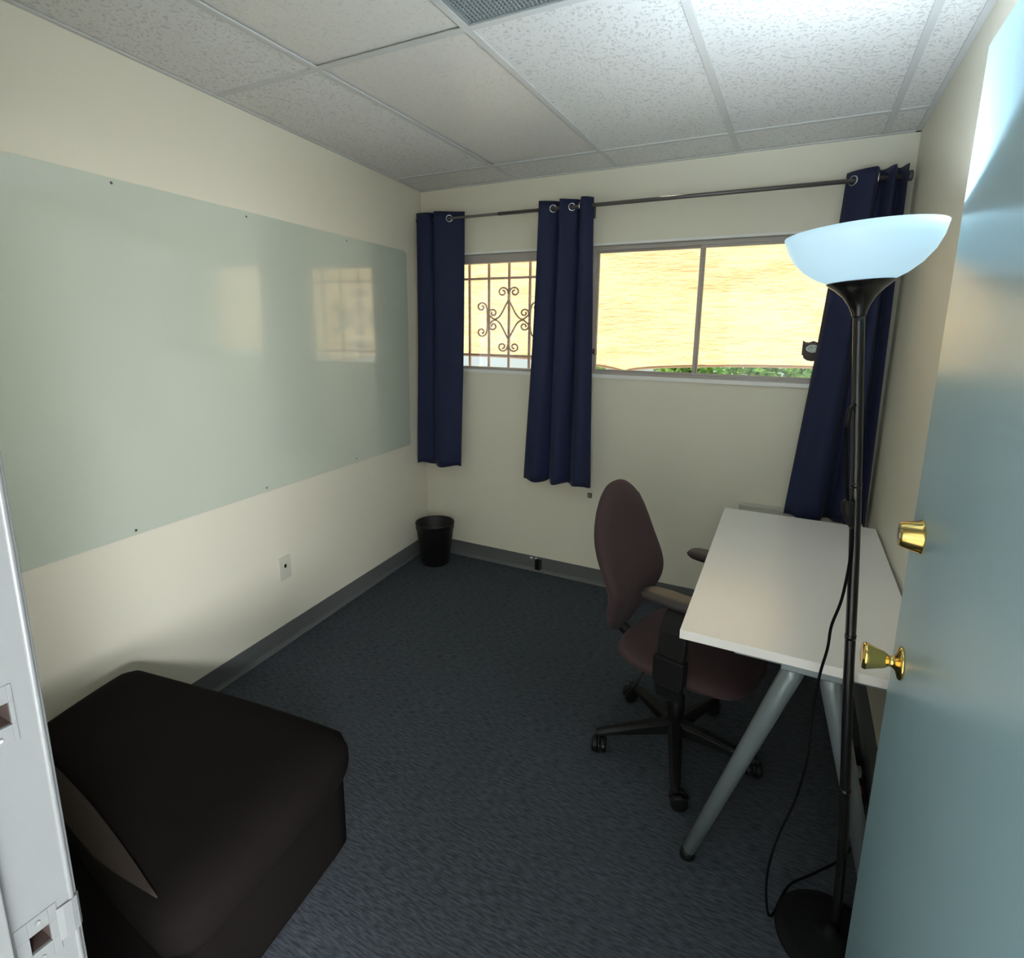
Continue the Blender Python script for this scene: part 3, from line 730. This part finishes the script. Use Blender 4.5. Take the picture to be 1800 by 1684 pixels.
# ------------------------------------------------------------------ floor lamp
LB = Vector((2.495, -1.690, 0))
lp = thing('floor_lamp', 'black torchiere floor lamp with a lit white bowl standing before the desk', 'floor lamp', LB)
obj('base', lathe(bmesh.new(), [(0, 0), (0.124, 0), (0.128, 0.004), (0.126, 0.012), (0.10, 0.019), (0.04, 0.024), (0.018, 0.030), (0.012, 0.05), (0, 0.05)], 56), mat('lamp_base_black', (0.006, 0.006, 0.006), 0.75, spec=0.15), lp, smooth=True)
pole_pts = [(2.507, -1.675, 0.03), (2.500, -1.665, 0.25), (2.485, -1.658, 0.45), (2.463, -1.654, 0.708), (2.437, -1.652, 1.053), (2.402, -1.650, 1.421), (2.3868, -1.650, 1.578)]
pp = [Vector(p)-LB for p in cat_rom(pole_pts, 8)]
obj('pole', T(pp, 0.0118, 18), M_pole, lp, smooth=True)
for z in (0.43, 0.84, 1.22):
    i = min(range(len(pp)), key=lambda k: abs(pp[k].z-z))
    obj('joint_collar', T([pp[i]-Vector((0, 0, 0.006)), pp[i]+Vector((0, 0, 0.006))], 0.0124, 18), M_pole, lp, smooth=True)
ax = Vector((-0.075, 0.0, 1)).normalized()
Mh = Matrix.Translation(Vector((2.3868, -1.650, 1.573))-LB) @ ax.to_track_quat('Z', 'Y').to_matrix().to_4x4()
obj('funnel', lathe(bmesh.new(), [(a, b*0.72) for a, b in [(0.013, 0), (0.0145, 0.010), (0.020, 0.030), (0.032, 0.058), (0.048, 0.080), (0.065, 0.098), (0.066, 0.101), (0.060, 0.101), (0.040, 0.085), (0, 0.07)]], 40, Mh), M_pole, lp, smooth=True)
prb = [(0.062, 0.101), (0.085, 0.113), (0.110, 0.133), (0.130, 0.158), (0.143, 0.186), (0.150, 0.214), (0.1475, 0.2145), (0.140, 0.187), (0.127, 0.160), (0.107, 0.136), (0.083, 0.117), (0.050, 0.105), (0, 0.104)]
prb = [(a, 0.073+(b-0.101)*0.91) for a, b in prb]
obj('bowl', lathe(bmesh.new(), prb, 56, Mh), M_bowl, lp, smooth=True)
obj('bulb', lathe(bmesh.new(), [(0, 0.078), (0.014, 0.079), (0.014, 0.086), (0.020, 0.096), (0.020, 0.102), (0.012, 0.108), (0, 0.110)], 20, Mh), M_bulb, lp, smooth=True)
bl = bpy.data.lights.new('bulb_light', 'POINT'); bl.energy = 13; bl.color = (0.74, 0.88, 1.0); bl.shadow_soft_size = 0.02
blo = bpy.data.objects.new('bulb_light', bl); C.objects.link(blo); blo.location = Vector((2.3868, -1.650, 1.573))+ax*0.115
# inline switch and cord
def L3(pts): return [Vector(p)-LB for p in pts]
obj('cord_outlet', T(L3([(2.404, -1.655, 1.385), (2.392, -1.668, 1.372), (2.388, -1.670, 1.33)]), [0.004, 0.006, 0.004], 8), M_black, lp, smooth=True)
swm = obj('switch', T(L3([(2.412, -1.672, 1.165), (2.411, -1.672, 1.160), (2.413, -1.672, 1.140), (2.421, -1.670, 1.110), (2.426, -1.668, 1.100)]), [0.010, 0.0145, 0.0135, 0.007, 0.004], 14), M_black, lp, smooth=True)
cord = cat_rom([(2.390, -1.670, 1.33), (2.397, -1.672, 1.25), (2.410, -1.672, 1.165), (2.426, -1.668, 1.10), (2.430, -1.67, 1.03), (2.424, -1.675, 0.93), (2.410, -1.68, 0.86), (2.408, -1.68, 0.80),
                (2.398, -1.685, 0.72), (2.394, -1.69, 0.60), (2.395, -1.69, 0.50), (2.382, -1.69, 0.38), (2.352, -1.695, 0.25), (2.338, -1.70, 0.14), (2.345, -1.71, 0.05), (2.362, -1.690, 0.006), (2.40, -1.58, 0.005), (2.47, -1.50, 0.005), (2.56, -1.38, 0.005), (2.60, -1.20, 0.008)], 6)
obj('cord', T(L3(cord), 0.0033, 8), M_cord, lp, smooth=True)

# power strip on the floor by the right wall
ps = thing('power_strip', 'dark power strip with a red switch on the floor under the desk', 'power strip', (2.600, -1.03, 0))
obj('body', B(-0.022, 0.022, -0.13, 0.13, 0, 0.032), M_black, ps, bevel=0.004)
obj('red_switch', B(-0.014, 0.010, -0.120, -0.085, 0.030, 0.037), mat('red_plastic', (0.5, 0.06, 0.04), 0.4), ps, bevel=0.002)
obj('plug', B(-0.018, 0.014, -0.045, -0.010, 0.032, 0.056), mat('plug_white', (0.25, 0.23, 0.22), 0.5), ps, bevel=0.003)
obj('plug', B(-0.018, 0.014, 0.03, 0.07, 0.032, 0.060), M_black, ps, bevel=0.003)

# ------------------------------------------------------------------ door leaf and frame
dr = thing('door_1', 'pale blue painted door standing open along the right wall', 'door', (2.545, -2.76, 0), kind='structure')
DL = Vector((2.545, -2.76, 0))
FX = 2.522
obj('door_leaf', B(FX-DL.x, FX+0.044-DL.x, 0, -1.757-DL.y, 0.030, 2.030), M_door, dr, bevel=0.002)
KY = -1.852
def axis(x, y, z): return Matrix.Translation((x-DL.x, y-DL.y, z)) @ Matrix.Rotation(-PI/2, 4, 'Y')
db = obj('deadbolt', lathe(bmesh.new(), [(0, 0), (0.032, 0), (0.033, 0.002), (0.031, 0.006), (0.024, 0.034), (0.022, 0.037), (0.014, 0.037), (0.013, 0.035), (0, 0.035)], 40, axis(FX, KY, 1.158)), M_brass, dr, smooth=True)
md = db.modifiers.new('es', 'EDGE_SPLIT'); md.split_angle = math.radians(35)
obj('key_cylinder', lathe(bmesh.new(), [(0, 0.034), (0.0125, 0.034), (0.0125, 0.0375), (0, 0.0375)], 24, axis(FX, KY, 1.158)), M_ring, db)
kn = obj('knob', lathe(bmesh.new(), [(0, 0), (0.032, 0), (0.033, 0.003), (0.029, 0.007), (0.016, 0.011), (0.011, 0.016), (0.0105, 0.022), (0.014, 0.026), (0.0165, 0.030), (0.0205, 0.044), (0.0255, 0.058), (0.0268, 0.062), (0.0255, 0.067), (0.018, 0.069), (0, 0.0695)], 40, axis(FX, KY, 0.893)), M_brass, dr, smooth=True)
obj('latch_plate', B(FX+0.010-DL.x, FX+0.034-DL.x, -1.757-DL.y, -1.7555-DL.y, 0.865, 0.922), M_brass, dr, bevel=0.0005)
obj('bolt_plate', B(FX+0.010-DL.x, FX+0.034-DL.x, -1.757-DL.y, -1.7555-DL.y, 1.130, 1.187), M_brass, dr, bevel=0.0005)
obj('knob_outer', lathe(bmesh.new(), [(0, 0), (0.032, 0), (0.029, 0.007), (0.012, 0.014), (0.012, 0.024), (0.020, 0.044), (0.026, 0.060), (0, 0.066)], 32, Matrix.Translation((FX+0.044-DL.x, KY-DL.y, 0.893)) @ Matrix.Rotation(PI/2, 4, 'Y')), M_brass, dr, smooth=True)
for z in (0.25, 1.05, 1.80):
    obj('hinge', T([(FX+0.030-DL.x, -2.770-DL.y, z-0.045), (FX+0.030-DL.x, -2.770-DL.y, z+0.045)], 0.007, 12), M_brass, dr, smooth=True)

fr = thing('door_frame_1', 'white painted metal door frame at the left edge with two strike cutouts', 'door frame', (JX, YF, 0), kind='structure')
FL = Vector((JX, YF, 0))
HOLES = [(-2.884, -2.853, 1.111, 1.137), (-2.872, -2.853, 0.827, 0.851)]
def jamb_face(x0, x1, y0, y1, z0, z1, holes):
    ys = sorted({y0, y1, *[h[0] for h in holes], *[h[1] for h in holes]}); zs = sorted({z0, z1, *[h[2] for h in holes], *[h[3] for h in holes]})
    bm = bmesh.new()
    for i in range(len(ys)-1):
        for j in range(len(zs)-1):
            cy, cz = (ys[i]+ys[i+1])/2, (zs[j]+zs[j+1])/2
            if any(h[0] < cy < h[1] and h[2] < cz < h[3] for h in holes): continue
            box(bm, x0-FL.x, x1-FL.x, ys[i]-FL.y, ys[i+1]-FL.y, zs[j], zs[j+1])
    return bm
obj('jamb', jamb_face(JX-0.003, JX, YH-0.004, YF+0.004, 0, DH, HOLES), M_frame, fr)
obj('jamb_edge', T([(-0.001, 0.003, 0), (-0.001, 0.003, DH)], 0.0035, 8), M_frame, fr, smooth=True)
obj('casing', B(-0.055, -0.003, 0.0, 0.010, 0, DH+0.05), M_frame, fr, bevel=0.002)
obj('door_stop', B(0, 0.014, -0.118, -0.056, 0, DH), M_frame, fr, bevel=0.002)
obj('head_jamb', B(0, DX-JX, YH-FL.y, 0.004, DH, DH+0.003), M_frame, fr)
obj('hinge_jamb', B(DX-JX, DX-JX+0.003, YH-FL.y, 0.004, 0, DH), M_frame, fr)
for y0, y1, z0, z1 in HOLES:
    bm = bmesh.new(); box(bm, JX-0.028-FL.x, JX-0.026-FL.x, y0-0.01-FL.y, y1+0.01-FL.y, z0-0.01, z1+0.01)
    box(bm, JX-0.026-FL.x, JX-0.003-FL.x, y0-0.002-FL.y, y0-FL.y, z0, z1); box(bm, JX-0.026-FL.x, JX-0.003-FL.x, y1-FL.y, y1+0.002-FL.y, z0, z1)
    box(bm, JX-0.026-FL.x, JX-0.003-FL.x, y0-FL.y, y1-FL.y, z0-0.002, z0); box(bm, JX-0.026-FL.x, JX-0.003-FL.x, y0-FL.y, y1-FL.y, z1, z1+0.002)
    obj('strike_cavity', bm, M_hole, fr)
sp = obj('strike_plate', jamb_face(JX, JX+0.0012, -2.900, -2.849, 1.090, 1.157, HOLES[:1]), M_frame, fr, bevel=0.0005)
for z in (1.099, 1.148):
    obj('screw', lathe(bmesh.new(), [(0.0035, 0), (0.003, 0.0012), (0, 0.0005)], 12, Matrix.Translation((0.0012, -2.866-FL.y, z)) @ Matrix.Rotation(PI/2, 4, 'Y')), M_screw, sp)
sp = obj('strike_plate', jamb_face(JX, JX+0.0012, -2.884, -2.845, 0.806, 0.872, HOLES[1:]), M_frame, fr, bevel=0.0005)
for z in (0.815, 0.863):
    obj('screw', lathe(bmesh.new(), [(0.0035, 0), (0.003, 0.0012), (0, 0.0005)], 12, Matrix.Translation((0.0012, -2.864-FL.y, z)) @ Matrix.Rotation(PI/2, 4, 'Y')), M_frame, sp)
bm = bmesh.new()
lip = [(0.0, -2.846), (0.0012, -2.840), (0.0015, -2.832), (0.000, -2.826), (-0.004, -2.823)]
ra = []
for x, y in lip: ra.append([bm.verts.new((x+0.0012, y-FL.y, 0.818)), bm.verts.new((x+0.0012, y-FL.y, 0.862))])
for a, b in zip(ra, ra[1:]): bm.faces.new([a[0], a[1], b[1], b[0]])
obj('strike_lip', bm, M_frame, sp, solid=0.0015)
